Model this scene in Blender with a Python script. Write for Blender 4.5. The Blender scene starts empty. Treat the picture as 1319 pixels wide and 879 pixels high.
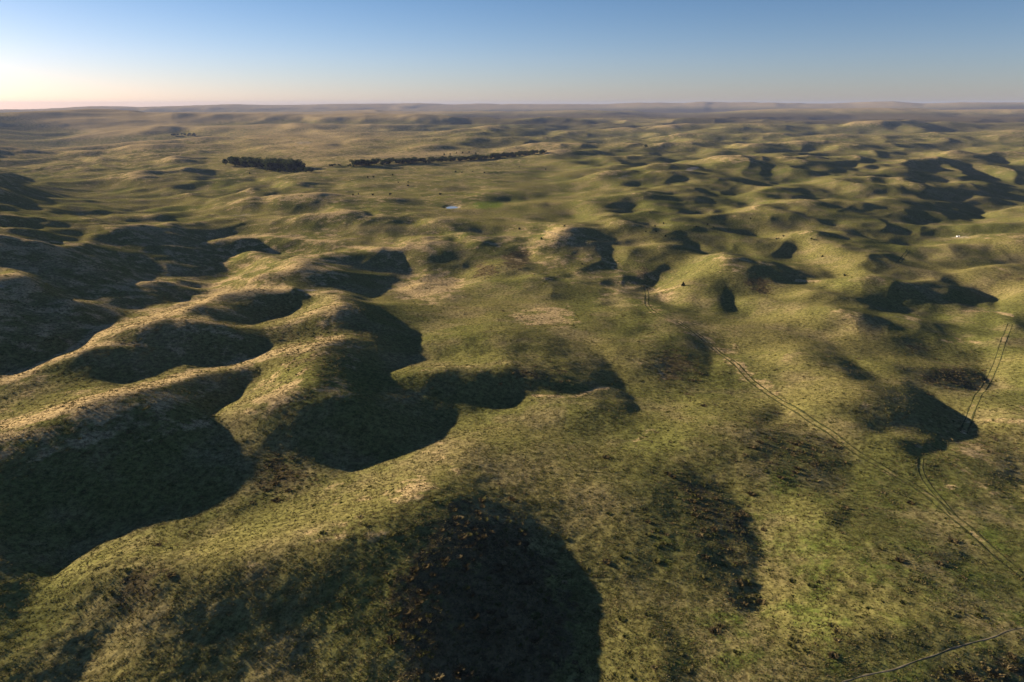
import bpy, math, random
import numpy as np
from mathutils import Vector, Matrix

C = bpy.context.scene.collection
SC = bpy.context.scene
rnd = random.Random(7)
rng = np.random.default_rng(7)

# ------------------------------------------------------------------ camera
CAM_H = 90.0                       # metres above the valley floor
FPX, CX, CY = 879.0, 659.5, 439.5  # lens and centre in the photograph's own pixels
PITCH = math.atan((CY-135.5)/FPX)
cd = bpy.data.cameras.new('camera'); cam = bpy.data.objects.new('camera', cd); C.objects.link(cam)
cam.location = (0, 0, CAM_H); cam.rotation_euler = (math.pi/2-PITCH, 0, 0)
cd.sensor_width = 36; cd.lens = 36*FPX/1319; cd.clip_start = 1; cd.clip_end = 60000
SC.camera = cam

# ------------------------------------------------------------------ sky, sun, exposure
SUN_AZ = math.radians(60.0)        # to the left of the view direction
SUN_EL = math.radians(11.5)
TE = math.tan(SUN_EL)
S = np.array([math.sin(SUN_AZ), -math.cos(SUN_AZ)])   # the way the light travels over the ground
w = bpy.data.worlds.new('World'); SC.world = w; w.use_nodes = True
nt = w.node_tree; sky = nt.nodes.new('ShaderNodeTexSky'); sky.sky_type = 'NISHITA'; sky.sun_disc = False
sky.sun_elevation = SUN_EL; sky.sun_rotation = -SUN_AZ
sky.air_density = 1.0; sky.dust_density = 0.55; sky.ozone_density = 4.5; sky.altitude = 900
nt.nodes['Background'].inputs['Strength'].default_value = 0.05
# morning dust: the same faint rose tint all round the horizon, clear blue above
tc = nt.nodes.new('ShaderNodeTexCoord'); sx = nt.nodes.new('ShaderNodeSeparateXYZ'); cr = nt.nodes.new('ShaderNodeValToRGB'); mx = nt.nodes.new('ShaderNodeMix')
mx.data_type = 'RGBA'; mx.blend_type = 'MULTIPLY'; mx.inputs[0].default_value = 1
e = cr.color_ramp.elements; e[0].position = 0; e[0].color = (1.14, .92, .97, 1); e[1].position = .17; e[1].color = (.72, .71, .755, 1)
k = e.new(.06); k.color = (1.08, .89, .95, 1)
nt.links.new(tc.outputs['Generated'], sx.inputs[0]); nt.links.new(sx.outputs['Z'], cr.inputs[0])
nt.links.new(sky.outputs[0], mx.inputs[6]); nt.links.new(cr.outputs[0], mx.inputs[7]); nt.links.new(mx.outputs[2], nt.nodes['Background'].inputs['Color'])
sl = bpy.data.lights.new('sun', 'SUN'); sl.energy = 5.0; sl.angle = math.radians(0.5); sl.color = (1.0, .83, .60)
sun = bpy.data.objects.new('sun', sl); C.objects.link(sun)
sun.rotation_euler = Vector((S[0]*math.cos(SUN_EL), S[1]*math.cos(SUN_EL), -math.sin(SUN_EL))).to_track_quat('-Z', 'Y').to_euler()
SC.view_settings.view_transform = 'Standard'; SC.view_settings.look = 'None'
SC.view_settings.exposure = 1.58; SC.view_settings.gamma = 1.0

# ------------------------------------------------------------------ the dunes, read from the photograph
# Sunlit and shaded flanks of the dunes: value (0 = flank turned from the sun,
# 1 = level, 2 = flank turned to the sun), edge softness, outline
FLANKS = """
.1 6 0,146 150,144 200,146 190,165 160,178 200,192 0,195
.05 4 0,193 80,196 150,196 225,212 228,258 300,262 330,290 330,330 300,352 290,368 160,372 150,388 0,392
.7 8 220,143 320,141 420,141 420,150 300,158 220,158
.05 1.5 0,306 50,315 105,319 118,300 127,296 170,296 220,292 245,292 285,298 285,306 265,312 270,322 262,330 280,335 286,345 297,352 295,358 280,367 250,369 237,367 220,360 190,358 165,368 150,375 140,385 65,388 0,388
.2 4 0,384 60,390 80,400 115,398 137,402 127,416 117,420 110,427 114,433 109,443 94,452 72,457 57,464 42,474 22,480 0,487
.0 1.5 65,415 75,404 95,399 115,398 136,402 137,410 125,416 112,424 113,433 108,442 94,450 72,456 57,463 42,472 22,479 0,486 0,450 40,440 60,425
.5 3 0,437 22,438 28,446 5,448
.15 2 138,442 146,430 162,423 185,422 205,417 225,413 262,416 300,425 332,426 345,442 343,452 335,460 310,466 282,469 250,468 225,466 195,450 160,443
.0 1.5 220,420 262,418 300,426 330,428 344,442 343,452 335,460 310,466 282,468 235,467 200,464 195,448
.1 2 100,466 115,458 130,452 150,455 180,458 195,450 230,466 215,475 192,481 165,491 147,493 125,488 95,487 70,483 85,474 105,470
.5 2 45,492 70,490 100,492 130,497 90,502 55,498
-.1 1.5 0,574 31,570 65,551 85,541 114,531 140,520 184,504 220,499 262,488 287,481 320,475 344,476 327,487 314,504 304,514 287,522 274,531 276,543 287,554 265,580 250,605 248,620 252,642 210,654 165,674 122,693 88,716 57,748 43,770 20,800 10,840 0,879
-.05 9 60,780 110,760 160,740 200,760 150,800 110,850 90,879 10,879 20,820
.1 14 200,760 260,740 330,730 420,740 440,780 430,879 190,879 170,820
-.1 1.5 488,490 507,486 524,485 549,489 574,483 599,480 647,481 693,488 727,483 740,471 754,456 767,453 777,460 787,473 799,488 807,503 817,524 822,532 800,537 782,530 775,512 785,500 767,498 750,505 733,510 700,508 672,506 655,520 637,529 614,537 586,546 563,557 529,574 472,594 438,608 400,600 378,570 350,550 340,537 362,517 400,511 425,503 420,492 413,470 425,458 440,455 470,460
.85 5 330,560 370,565 400,590 440,606 380,640 335,655 300,640 330,610
.6 4 335,585 390,590 430,608 378,640 335,650 330,630
.0 1.5 440,378 457,383 478,386 500,402 515,412 526,420 540,428 527,432 529,440 524,447 530,455 524,465 503,474 493,480 486,492 440,497 415,485 413,462 430,440 425,410 427,395
.5 3 440,414 470,418 487,430 480,442 440,445
1.2 2 440,434 455,432 468,436 466,442 440,443
.3 2 470,440 490,445 486,470 450,470 440,460
-.05 1.5 440,325 465,322 490,322 510,325 520,332 520,342 528,348 540,355 515,363 495,370 485,380 478,384 457,382 440,377 410,374 385,371 350,369 325,367 350,356 365,354 385,355 405,351 425,348 438,344 400,342 405,332 425,328
.05 2 270,324 300,313 330,307 345,313 380,313 410,318 402,328 392,334 360,330 330,325 300,327 275,331
.1 1.5 318,299 330,285 350,288 380,288 392,296 390,303 350,304
-.05 1 282,391 304,386 337,382 365,381 394,381 427,388 400,390 387,393 374,402 359,408 340,413 324,418 314,418 300,413 270,412 245,410 230,408 247,400 273,394
.8 5 340,420 380,422 410,404 440,400 440,436 400,440 350,445
.0 1 170,373 185,369 205,369 220,375 255,374 263,380 255,390 240,392 180,391 150,380
.1 1.5 405,290 420,293 440,295 440,308 410,303
.05 1 440,290 452,285 460,279 488,276 470,275 455,277 440,282
.55 2 460,293 470,286 500,280 550,284 572,295 530,292 500,296
.0 1 500,300 503,295 523,293 548,294 570,298 572,302 560,304 540,302 515,301
.0 1 440,292 453,294 455,306 440,308
.45 2 460,318 480,307 505,310 508,317 485,321
.3 1.5 520,314 545,307 563,309 560,316
.0 1 538,338 565,336 587,339 593,351 583,354 563,352 540,347
.3 1.5 558,332 575,328 598,322 596,329 580,335
.3 1.5 606,358 640,348 645,354 640,359
.3 2 600,300 615,296 622,302 610,306
.3 2 630,330 645,322 658,323 655,332
.3 2 655,330 682,322 686,330 670,334
.3 2 650,347 672,342 672,348
.15 1.5 718,330 723,316 735,312 755,318 750,323 740,330 748,336 728,337
.0 1.5 708,347 722,343 737,355 735,359 712,360
.0 1.5 693,382 702,374 725,376 738,381 730,386 700,385
.1 1.5 760,380 765,370 780,369 792,376 788,381
.0 1 768,391 775,384 788,385 803,391 790,394
.1 1.5 805,406 812,398 825,399 833,405 820,408
.05 1 793,325 820,326 850,324 867,325 862,332 855,338 840,338 835,332 815,328
.1 1 715,276 725,273 740,276 735,278
.05 1 788,275 800,270 817,270 812,275 795,277
.2 1 835,285 845,278 854,284 848,288
.1 1 860,299 872,294 880,297 880,299
.45 2 800,309 815,304 842,307 835,311
.3 1 805,300 815,297 823,300 815,302
.5 2 757,298 770,291 793,294 785,300
.3 2 798,350 808,344 823,360 815,362
.2 1 698,266 703,262 711,265 705,267
.0 1 1052,263 1065,262 1080,267 1090,272 1080,273 1065,270
.3 1.5 1057,278 1070,273 1084,277 1075,280
.0 1 938,298 950,296 965,300 975,304 960,305 942,304
.05 1 918,314 930,315 950,321 965,328 976,332 960,333 940,328 925,321
-.05 1.2 958,336 975,339 995,345 1010,353 1018,361 1015,364 1000,365 985,360 970,350 960,343
.5 3 990,378 1000,367 1020,370 1018,382
-.05 1.2 910,360 925,358 935,363 943,370 945,378 948,388 955,400 966,408 955,410 935,406 922,394 918,375
.2 2 1020,357 1030,351 1042,353 1038,360
.15 1.5 1053,352 1065,347 1080,356 1080,361 1065,359
.0 1.2 1060,298 1075,297 1090,302 1103,308 1098,314 1085,311 1070,305
.3 1.5 995,337 1008,330 1020,333 1012,338
.2 1 880,311 885,307 892,309
.3 1 908,291 925,289 938,292
.4 2 1080,294 1090,288 1105,292 1100,298
.0 1 1160,258 1215,260 1240,263 1252,268 1263,276 1258,282 1240,282 1215,278 1195,272 1170,265
.0 1 1148,274 1165,272 1185,278 1200,283 1210,289 1205,291 1185,290 1165,286 1150,280
.4 2 1099,296 1120,284 1142,286 1140,292 1110,298
.3 1.5 1187,297 1195,292 1208,296
.2 1 1095,309 1100,303 1108,309
-.05 1.5 1250,322 1262,315 1280,318 1300,325 1313,332 1316,338 1300,342 1285,341 1265,335 1252,328
.35 1.5 1122,321 1130,317 1145,320 1138,323
.4 2 1107,330 1125,325 1155,330 1140,333
.05 1.2 1105,342 1115,338 1135,344 1149,351 1140,353 1125,350 1110,346
.15 1.2 1135,358 1150,359 1161,363 1150,366 1138,365
.0 1.5 1090,380 1110,372 1130,373 1150,380 1165,388 1158,395 1161,405 1145,403 1125,397 1105,390
.0 1.5 1200,379 1215,373 1235,374 1245,368 1262,372 1275,385 1286,398 1278,400 1255,400 1235,393 1215,387
.5 3 1275,388 1300,386 1319,392 1319,399 1290,399
.2 2 1266,357 1290,352 1319,357 1319,366 1290,365 1272,362
.4 2 1172,356 1180,350 1190,355
.1 3 1180,478 1200,473 1235,473 1260,477 1275,485 1286,495 1276,501 1255,503 1235,501 1215,496 1190,490
-.05 2 1160,490 1185,497 1200,510 1215,525 1235,540 1242,560 1230,573 1210,573 1190,566 1165,557 1135,558 1105,555 1095,545 1105,536 1130,531 1160,531 1163,512
-.05 1.5 1145,568 1165,565 1190,567 1210,571 1223,576 1205,583 1185,588 1165,588 1145,582
.0 2 1268,602 1290,600 1316,612 1319,622 1300,622 1275,615
.15 2 1064,460 1085,461 1100,470 1122,484 1132,494 1110,495 1090,485 1080,472
.2 2 1033,440 1060,437 1080,444 1092,450 1080,451 1060,447 1040,444
.3 3 1095,420 1115,412 1140,413 1155,421 1140,426 1110,424
.4 3 1047,424 1070,412 1100,411 1105,422 1070,428
.2 2 1303,411 1312,407 1319,410 1319,416
.2 2 1303,428 1312,420 1319,422 1319,432
.4 4 1285,480 1300,470 1319,472 1319,482
.5 6 1150,440 1175,430 1210,445 1200,455 1165,450
.05 2 965,527 985,520 1005,525 1012,538 1005,545 985,544 968,536
.4 8 985,560 1040,550 1090,580 1110,620 1060,640 1000,620 960,590
.05 3 1065,657 1090,655 1097,670 1080,679 1065,673
.1 3 1200,709 1220,704 1246,711 1243,723 1215,725
.0 4 858,602 870,592 885,595 900,610 920,620 945,635 957,650 945,656 930,642 905,633 880,626 865,613
.45 12 880,630 930,650 985,690 985,770 960,800 920,760 890,700 860,650
.2 6 930,657 950,655 975,690 985,720 965,720 945,690
-.05 6 1225,862 1262,842 1319,836 1319,879 1190,879
.4 14 790,800 870,800 900,879 790,879
.4 22 500,725 535,695 560,655 600,645 650,650 690,668 718,695 735,740 745,800 740,879 520,879 530,800 490,760
0 18 570,745 630,700 685,685 715,725 733,775 735,879 560,879
.35 22 400,730 470,690 540,660 600,636 650,640 600,680 520,700 500,740 520,879 430,879
.7 14 840,440 900,450 900,500 860,520 830,480
.35 5 880,425 905,440 925,475 905,490 880,460
.45 4 848,488 880,482 885,492 860,500
.4 2 577,445 590,435 608,436 612,444 595,445 585,456 560,458
.6 3 600,452 625,446 630,453 610,460
.6 10 640,440 690,428 730,440 735,460 700,470 660,462
.5 4 790,428 835,418 850,424 820,434
.2 1 85,194 100,189 125,189 140,194 110,196
.1 1 220,216 232,214 242,219 235,223 220,222
.0 1 233,222 245,218 262,217 279,221 265,221
.0 1 237,226 265,222 300,223 330,229 355,233 355,238 335,239 305,236 275,237 250,234
.0 1 220,235 250,238 280,241 300,239 330,240 360,245 387,248 360,250 320,246 290,244 272,250 284,256 260,255 240,251 220,246
.1 1 402,248 420,244 440,244 440,249
.1 1 313,264 330,259 350,261 366,265
.5 2 320,253 350,248 390,252 370,257
.3 1 413,257 425,254 440,256 440,259
.1 1 350,276 375,268 400,264 420,263 390,272
.3 1 220,153 260,148 345,150 345,154
.35 1.5 303,148 350,142 403,146 360,150
.1 1 395,163 415,158 440,156 440,162 415,165
.3 1 258,164 280,161 303,163 290,166
.2 1 285,182 297,179 308,181 295,184
.2 1 258,184 270,182 279,184 270,186
.2 1 220,184 226,180 233,183 226,186
.2 1 220,191 226,187 234,190
.1 1 364,185 370,183 378,184 372,186
.3 1 417,187 430,183 440,184 440,187
.2 1 220,203 233,200 248,203
.2 1 257,204 262,201 269,203
.3 1 370,168 382,164 396,167
.0 1 530,164 560,158 590,154 605,154 622,157 600,160 570,163 545,165
.1 1 615,157 630,153 644,155 635,158
.1 1 497,166 510,160 532,159 528,165 510,168
.1 1 580,187 600,181 620,178 646,180 625,185 600,188
.05 1 602,191 630,186 650,182 660,182 660,186 640,189 620,192
.2 1 540,195 560,190 584,191 570,195
.5 1.5 498,195 520,191 540,193 520,196
.4 1 528,183 545,178 573,180 555,184
.1 1 627,176 640,172 660,172 660,176
.3 1 582,174 605,171 628,172 610,175
.4 1 482,199 495,197 508,198
.45 1.5 440,147 500,150 530,153 490,160 440,161
.6 1 440,186 480,181 500,182 470,187
.6 1 460,181 475,178 490,179 475,183
.0 1 620,260 640,254 656,253 659,257 645,261
.4 2 503,262 525,255 553,259 540,264
.2 1 440,247 448,244 458,246
.6 2 470,213 500,212 530,216 500,219
.1 1 660,157 680,154 700,157 692,163 660,166
.1 1 693,164 710,156 725,155 737,159 730,166 715,172 695,176 660,177 660,172 688,170
.0 1 735,171 765,164 790,161 802,165 780,168 760,171 745,172
.1 1 800,165 815,161 833,165 820,167
.2 1 830,167 850,164 880,165 880,168
.1 1 727,181 735,175 760,174 750,181
.0 1 748,187 755,182 775,181 788,182 783,186 765,190 752,190
.1 1 665,188 680,181 698,180 698,186 680,189
.25 1 698,185 715,180 727,181 715,186
.3 1 807,191 815,187 824,188 818,193
.6 2 765,204 780,200 800,201 785,206
.0 1 765,230 780,225 800,225 812,224 790,228 775,230
.1 1 841,215 850,210 858,212 852,216
.2 1 848,208 855,205 859,207
.2 1 763,262 775,256 788,258 780,264
.2 1 697,265 703,261 711,264
.3 1 815,246 825,242 837,243 828,247
.4 1 845,252 858,246 876,248 868,253
.5 2 682,255 695,246 710,247 700,256
.4 1 660,258 670,253 684,255 675,259
.4 1 725,149 731,146 738,148
.4 1 760,147 768,143 778,145
.3 1 800,148 830,145 880,146 880,149
.0 1 937,182 942,178 955,176 968,177 971,181 960,185 945,186
.0 1 962,168 973,164 987,166 976,170
.25 .7 900,179 930,173 960,169 965,171 930,176
.4 .7 925,178 950,173 970,172 960,175
.1 1 880,168 886,164 893,167
.1 1 1020,174 1035,168 1050,167 1065,171 1060,176 1035,176
.0 1 1060,170 1080,164 1100,165 1100,172 1075,173
.1 1 1019,180 1025,175 1038,177 1034,181
.1 1 1007,194 1014,190 1022,192 1016,195
.1 1 1022,195 1035,191 1048,192 1040,196
.0 1 1007,202 1020,199 1038,198 1041,202 1025,206 1010,205
.0 1 1033,226 1042,219 1056,217 1066,221 1060,227 1045,230
.4 1 1066,221 1080,218 1095,221
.05 1 970,232 980,228 998,229 990,234 975,235
.05 1 905,246 925,242 950,239 957,240 945,244 920,247
.4 2 970,258 985,250 1000,247 1005,258
.15 1.5 1013,253 1030,247 1055,246 1087,248 1070,253 1050,257 1025,258
.1 1 1070,187 1078,184 1091,186
.3 1 1077,183 1088,179 1100,181 1100,184
.3 1 1078,213 1090,208 1102,210 1100,214
.4 2 888,266 900,255 916,257 914,266
.25 1 945,153 975,147 1010,148 1000,156 970,157
.3 1 985,158 1020,152 1080,154 1060,159
.3 1 1058,164 1075,159 1092,161
.0 1 1150,221 1165,212 1185,209 1195,212 1198,219 1202,226 1215,231 1218,234 1205,236 1180,235 1165,231 1152,226
.0 1 1192,210 1205,207 1230,203 1250,203 1265,209 1255,213 1240,213 1245,220 1267,224 1250,226 1230,221 1210,214
.0 1 1175,189 1195,188 1220,192 1245,196 1272,200 1250,202 1235,199 1215,196 1190,194
.0 1 1250,200 1275,201 1290,205 1300,212 1319,217 1319,231 1300,226 1285,216 1260,208
.1 1 1260,227 1290,228 1319,233 1319,240 1295,239 1275,236
.0 1 1165,252 1185,241 1210,238 1235,235 1260,240 1290,247 1319,250 1319,263 1290,261 1260,255 1238,249 1228,258 1200,255 1180,258
.05 1 1150,203 1165,197 1185,195 1197,196 1175,202 1155,205
.1 1 1117,233 1130,233 1146,240 1140,243 1125,240
.4 1 1135,247 1148,243 1162,247
.3 1 1113,192 1125,188 1142,190 1135,193
.2 1 1120,203 1130,201 1139,203
.0 1 1208,185 1220,179 1225,180 1236,183 1255,181 1265,186 1240,187 1225,186
.1 1 1135,175 1150,169 1166,170 1160,175 1148,179
.1 1 1170,180 1180,174 1197,179
.1 1 1133,183 1145,180 1159,182
.0 1 1097,173 1103,168 1113,172
.1 1 1285,191 1300,190 1312,187 1319,185 1319,194
.25 1 1186,170 1195,166 1207,169
.25 1 1271,172 1280,168 1292,171
.3 1 1214,169 1222,165 1232,168
.25 1 1099,166 1120,160 1146,163 1130,167
.35 1 1165,158 1178,154 1192,156
.4 1.5 1195,156 1220,147 1252,149 1245,156
1.7 1.5 324,419 345,413 375,402 390,393 405,390 440,390 440,396 415,399 400,412 380,419 340,422
1.3 2 295,330 330,327 360,332 398,343 380,347 350,352 330,360 310,362 300,356 297,350 288,343
1.6 2 0,342 12,346 38,357 36,361 0,362
1.5 1.5 103,316 106,302 115,293 121,299 112,314
1.5 2 18,276 42,271 58,267 73,264 60,276
1.6 6 60,745 88,718 122,695 165,677 210,657 252,645 300,615 330,612 330,635 270,665 200,690 150,715 100,745
1.7 9 330,662 378,645 438,612 472,598 529,578 570,558 620,545 600,590 560,625 500,650 420,680 330,700 270,715 250,700
1.4 3 256,608 270,580 290,556 320,548 340,560 330,585 290,610
1.4 3 280,533 290,521 320,500 345,482 400,470 405,490 370,505 340,525 300,541
1.4 4 0,495 40,482 100,480 140,498 110,512 60,532 0,560
1.6 2 492,488 503,477 530,470 570,465 640,455 660,470 640,477 599,477 549,484 507,483
1.4 5 660,512 700,512 735,514 770,505 775,525 740,540 690,540 660,530
1.3 4 845,352 880,352 910,365 912,385 880,395 850,390
1.3 5 945,345 960,345 965,355 930,350 900,340 920,335
1.3 2 1110,562 1140,557 1180,560 1200,567 1160,564 1140,568
1.5 5 1000,650 1010,635 1040,645 1060,655 1060,670 1030,680 1000,675
1.4 4 1175,700 1200,695 1225,702 1200,707
1.4 2 1222,284 1265,285 1300,277 1319,276 1319,285 1290,292 1250,292
1.5 2 1155,208 1185,199 1215,196 1250,198 1258,201 1225,201 1200,205 1185,208
1.4 1.5 1140,229 1180,237 1218,237 1235,234 1225,238 1190,241 1160,240
1.4 1 1235,211 1265,214 1285,213 1300,222 1265,220 1248,217
1.4 2 355,240 362,234 378,232 388,238 380,242
1.3 3 515,332 530,326 555,328 545,336 535,340
1.25 8 748,770 790,745 850,800 850,879 752,879
1.2 5 340,565 400,590 430,606 380,636 335,650 310,610
"""
# Sunlit rims: value, half width, softness, points
RIMS = """
2.4 5 2 0,490 25,482 60,468 110,446 120,431 150,419 190,411 215,404 240,394 262,383 285,376 310,371 345,371 372,373
2.0 2 1 110,446 135,443 160,443 188,446
2.2 4 2 0,548 40,540 85,525 120,513 160,503 200,495 220,490 260,478 300,471 330,465 345,457 365,449 400,445 420,440 440,437
2.0 2 1 160,371 175,364 197,361 220,363 237,368 270,370 290,363 300,358 330,362
2.0 1 .7 0,263 37,264 57,266 73,264 93,262 113,265 133,269 150,272
2.0 1.3 .7 0,275 25,277 67,278 92,279 108,281 120,280 150,279 175,277 200,275 220,271 253,268 287,267 320,272 353,274 387,276 440,275 470,273 486,276
1.8 1 .7 47,289 67,284 83,282 103,283 125,287
2.2 1.3 .7 0,299 25,296 75,295 93,292 113,291 127,290 142,292 167,291 197,288 220,288 245,287 270,282 295,278 320,275
2.0 1.3 .7 0,303 25,307 50,311 75,313 107,315
1.7 1.5 1 262,314 300,306 330,304 350,304 380,306 400,309 440,313
1.7 2 1 65,391 80,387 105,389 137,394 165,397 205,400 222,398
1.6 1 .7 275,394 290,396 303,403
1.8 1 .7 223,411 253,413 287,418 314,421 324,420
1.8 1.5 1 395,380 415,377 430,375 440,377
1.8 1 .7 453,290 460,282 480,278 500,277 530,278 553,282
1.5 1.3 1 440,290 455,292 470,296
1.4 1.5 1 440,318 470,320 510,321 540,318
1.8 1 .7 138,193 167,192 183,196 220,203
1.8 .8 .5 0,207 50,207 83,206 117,205 142,206 167,211 183,214
1.8 1 .6 72,200 100,196 133,198 167,201 200,208 220,208 250,213 285,217 320,222
1.8 .8 .5 23,220 50,217 80,218 117,219 142,223 167,226 200,226 220,227 250,236 275,239 310,235 340,239 380,243
1.7 .7 .5 90,217 117,213 142,215 167,221
1.8 .9 .5 0,243 25,240 50,236 75,232 103,230 130,231 142,230 167,228 185,226
1.8 1.3 .6 185,239 200,242 220,247 245,253 270,257 295,258 340,257 400,259
1.4 .7 .5 147,233 155,232
1.4 .8 .5 165,248 175,245
1.6 .8 .5 80,263 100,261 115,263
1.5 .8 .5 0,262 30,257 60,259 80,262
1.5 .8 .5 0,188 20,187
1.6 1 .6 280,250 300,247 330,247 360,251 400,249 440,249
1.5 1 .6 225,222 240,218 250,216
1.5 .8 .5 330,230 360,233
1.8 1.2 .7 685,510 710,511 732,512 747,510 767,501 784,500
1.6 1 .6 1025,361 1050,363 1074,365
1.5 1 .6 1125,271 1150,270
1.4 1 .6 1020,206 1040,214 1065,217
1.4 1 .6 1240,401 1280,401 1305,407
1.6 .9 .6 905,248 935,246 965,241
1.5 .9 .6 1195,220 1205,216 1225,219
"""
# Ground cover, weight, edge softness, outline
STRAW = """
.42 14 0,140 560,140 600,170 440,190 430,260 470,300 440,400 480,480 330,520 150,590 0,620
.3 10 420,200 720,195 640,260 560,330 640,400 500,400 460,300
.8 4 500,372 530,358 575,352 600,362 590,375 560,388 520,385
.8 4 655,400 690,395 740,394 738,406 712,412 760,412 742,422 700,420 660,417
.9 4 768,352 790,350 810,362 816,378 795,382 775,366
.8 3 757,312 793,314 790,323 760,322
.9 4 838,368 868,368 866,385 842,392
.4 6 875,408 930,425 965,465 1012,508 995,515 950,490 900,445 870,422
.8 2 650,292 700,295 728,306 720,309 690,299 650,297
.5 6 808,466 850,462 872,480 850,492 815,482
.5 6 803,556 850,549 860,568 818,576
.35 8 1000,640 1030,635 1050,660 1062,690 1030,692 1000,672
.7 5 1205,428 1245,440 1275,446 1270,452 1215,442
.9 4 1148,398 1175,404 1198,414 1165,410
.5 2 740,150 880,152 880,163 820,160 740,155
.6 2 420,203 540,195 660,194 722,190 745,195 705,199 640,197 560,202 470,207
.4 4 300,165 420,166 440,190 420,202 320,195
.25 10 0,480 120,425 220,395 300,360 400,365 470,420 480,480 330,520 200,560 0,600
.3 14 330,680 470,600 560,560 620,560 600,620 450,690
.4 14 640,280 720,290 860,350 900,390 800,400 700,350 600,330
.35 14 1130,560 1319,520 1319,660 1240,660
.2 10 0,150 300,150 420,250 420,300 200,300 0,330
"""
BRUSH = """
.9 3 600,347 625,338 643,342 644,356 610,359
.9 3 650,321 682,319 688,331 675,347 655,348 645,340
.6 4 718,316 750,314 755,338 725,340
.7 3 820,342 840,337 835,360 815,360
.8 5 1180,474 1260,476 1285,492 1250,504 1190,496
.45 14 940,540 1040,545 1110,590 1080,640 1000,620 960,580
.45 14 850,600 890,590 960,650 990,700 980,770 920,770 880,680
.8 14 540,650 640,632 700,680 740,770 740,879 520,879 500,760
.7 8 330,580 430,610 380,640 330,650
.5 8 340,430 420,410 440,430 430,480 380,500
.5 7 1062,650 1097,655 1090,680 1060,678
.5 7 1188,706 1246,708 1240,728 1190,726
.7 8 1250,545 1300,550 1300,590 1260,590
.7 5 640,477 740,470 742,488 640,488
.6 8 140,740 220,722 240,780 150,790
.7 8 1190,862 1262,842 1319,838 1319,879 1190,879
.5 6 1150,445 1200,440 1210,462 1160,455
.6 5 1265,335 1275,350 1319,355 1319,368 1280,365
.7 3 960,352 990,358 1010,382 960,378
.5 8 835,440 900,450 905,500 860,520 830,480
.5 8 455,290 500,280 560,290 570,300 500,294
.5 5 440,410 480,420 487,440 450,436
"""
GREEN = """
1 3 605,262 622,258 655,260 645,268 610,270
.8 10 1165,655 1195,640 1215,655 1195,680
.45 40 900,580 1319,580 1319,879 760,879 800,720
.6 10 985,600 1020,595 1040,625 1000,635
.3 30 900,180 1100,175 1250,260 1250,320 1000,330 850,260
.5 8 480,690 560,625 600,615 600,650 540,690
"""
SAND = """
.7 1.5 -10,366 15,366 12,371 -10,372
.5 2 293,276 332,274 326,280 300,281
.7 1.2 374,372 412,373 410,376 380,376
.35 1.5 1298,206 1340,205 1340,214 1305,217
.4 1.5 1210,184 1225,180 1262,180 1264,187 1225,188
.6 1.5 376,183 407,180 405,185 380,187
.5 2 783,227 822,224 815,230 790,232
.8 1.5 880,218 900,213 902,218 885,222
.5 1.5 905,247 965,240 965,243 925,248
.5 2 700,297 730,305 726,308 702,300
.6 1.5 568,265 582,263.5 597,266 590,271 572,270
.6 1 1222,305 1252,303 1254,308 1226,308
"""
def project(x,y,z):
    dz=z-CAM_H
    d=y*math.cos(PITCH)-dz*math.sin(PITCH)
    u=y*math.sin(PITCH)+dz*math.cos(PITCH)
    return CX+FPX*x/d, CY-FPX*u/d
PERM = np.random.default_rng(3).permutation(256); ANG = np.random.default_rng(4).random(256)*2*math.pi
GX, GY = np.cos(ANG), np.sin(ANG)
def perlin(x, y):
    i = np.floor(x).astype(np.int64); j = np.floor(y).astype(np.int64); a = x-i; b = y-j
    u = a*a*a*(a*(a*6-15)+10); v = b*b*b*(b*(b*6-15)+10)
    def g(di, dj):
        k = PERM[(PERM[(i+di) & 255]+j+dj) & 255]
        return GX[k]*(a-di)+GY[k]*(b-dj)
    n0 = g(0, 0)*(1-u)+g(1, 0)*u; n1 = g(0, 1)*(1-u)+g(1, 1)*u
    return (n0*(1-v)+n1*v)*1.5
def crest(x,y):
    # narrow sunlit crests, broad dim flanks, few deep lees
    n=perlin(x,y)+.3*perlin(x*2.1+3,y*2.1); return 2.6*np.maximum(n-.12,0)-.32+1.5*np.minimum(n+.38,0)
def blur(a,s):
    s=max(s,.3); n=int(3*s)+1
    k=np.exp(-.5*(np.arange(-n,n+1)/s)**2); k/=k.sum()
    p=np.pad(a,((n,n),(0,0)),mode='edge'); o=np.zeros_like(a)
    for i,w in enumerate(k): o+=w*p[i:i+a.shape[0]]
    p=np.pad(o,((0,0),(n,n)),mode='edge'); o=np.zeros_like(a)
    for i,w in enumerate(k): o+=w*p[:,i:i+a.shape[1]]
    return o
def parse(t,n):
    for ln in t.strip().splitlines():
        f=ln.split()
        yield [float(v) for v in f[:n]],np.array([[float(c) for c in p.split(',')] for p in f[n:]])
def smooth_closed(p,closed=True):
    # one Chaikin cut rounds the outlines
    if closed: q=np.roll(p,-1,0)
    else: q=p[1:]; 
    a=p if closed else p[:-1]
    o=np.empty((2*len(a),2)); o[0::2]=.75*a+.25*q; o[1::2]=.25*a+.75*q
    if not closed: o=np.vstack([p[:1],o,p[-1:]])
    return o
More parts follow.
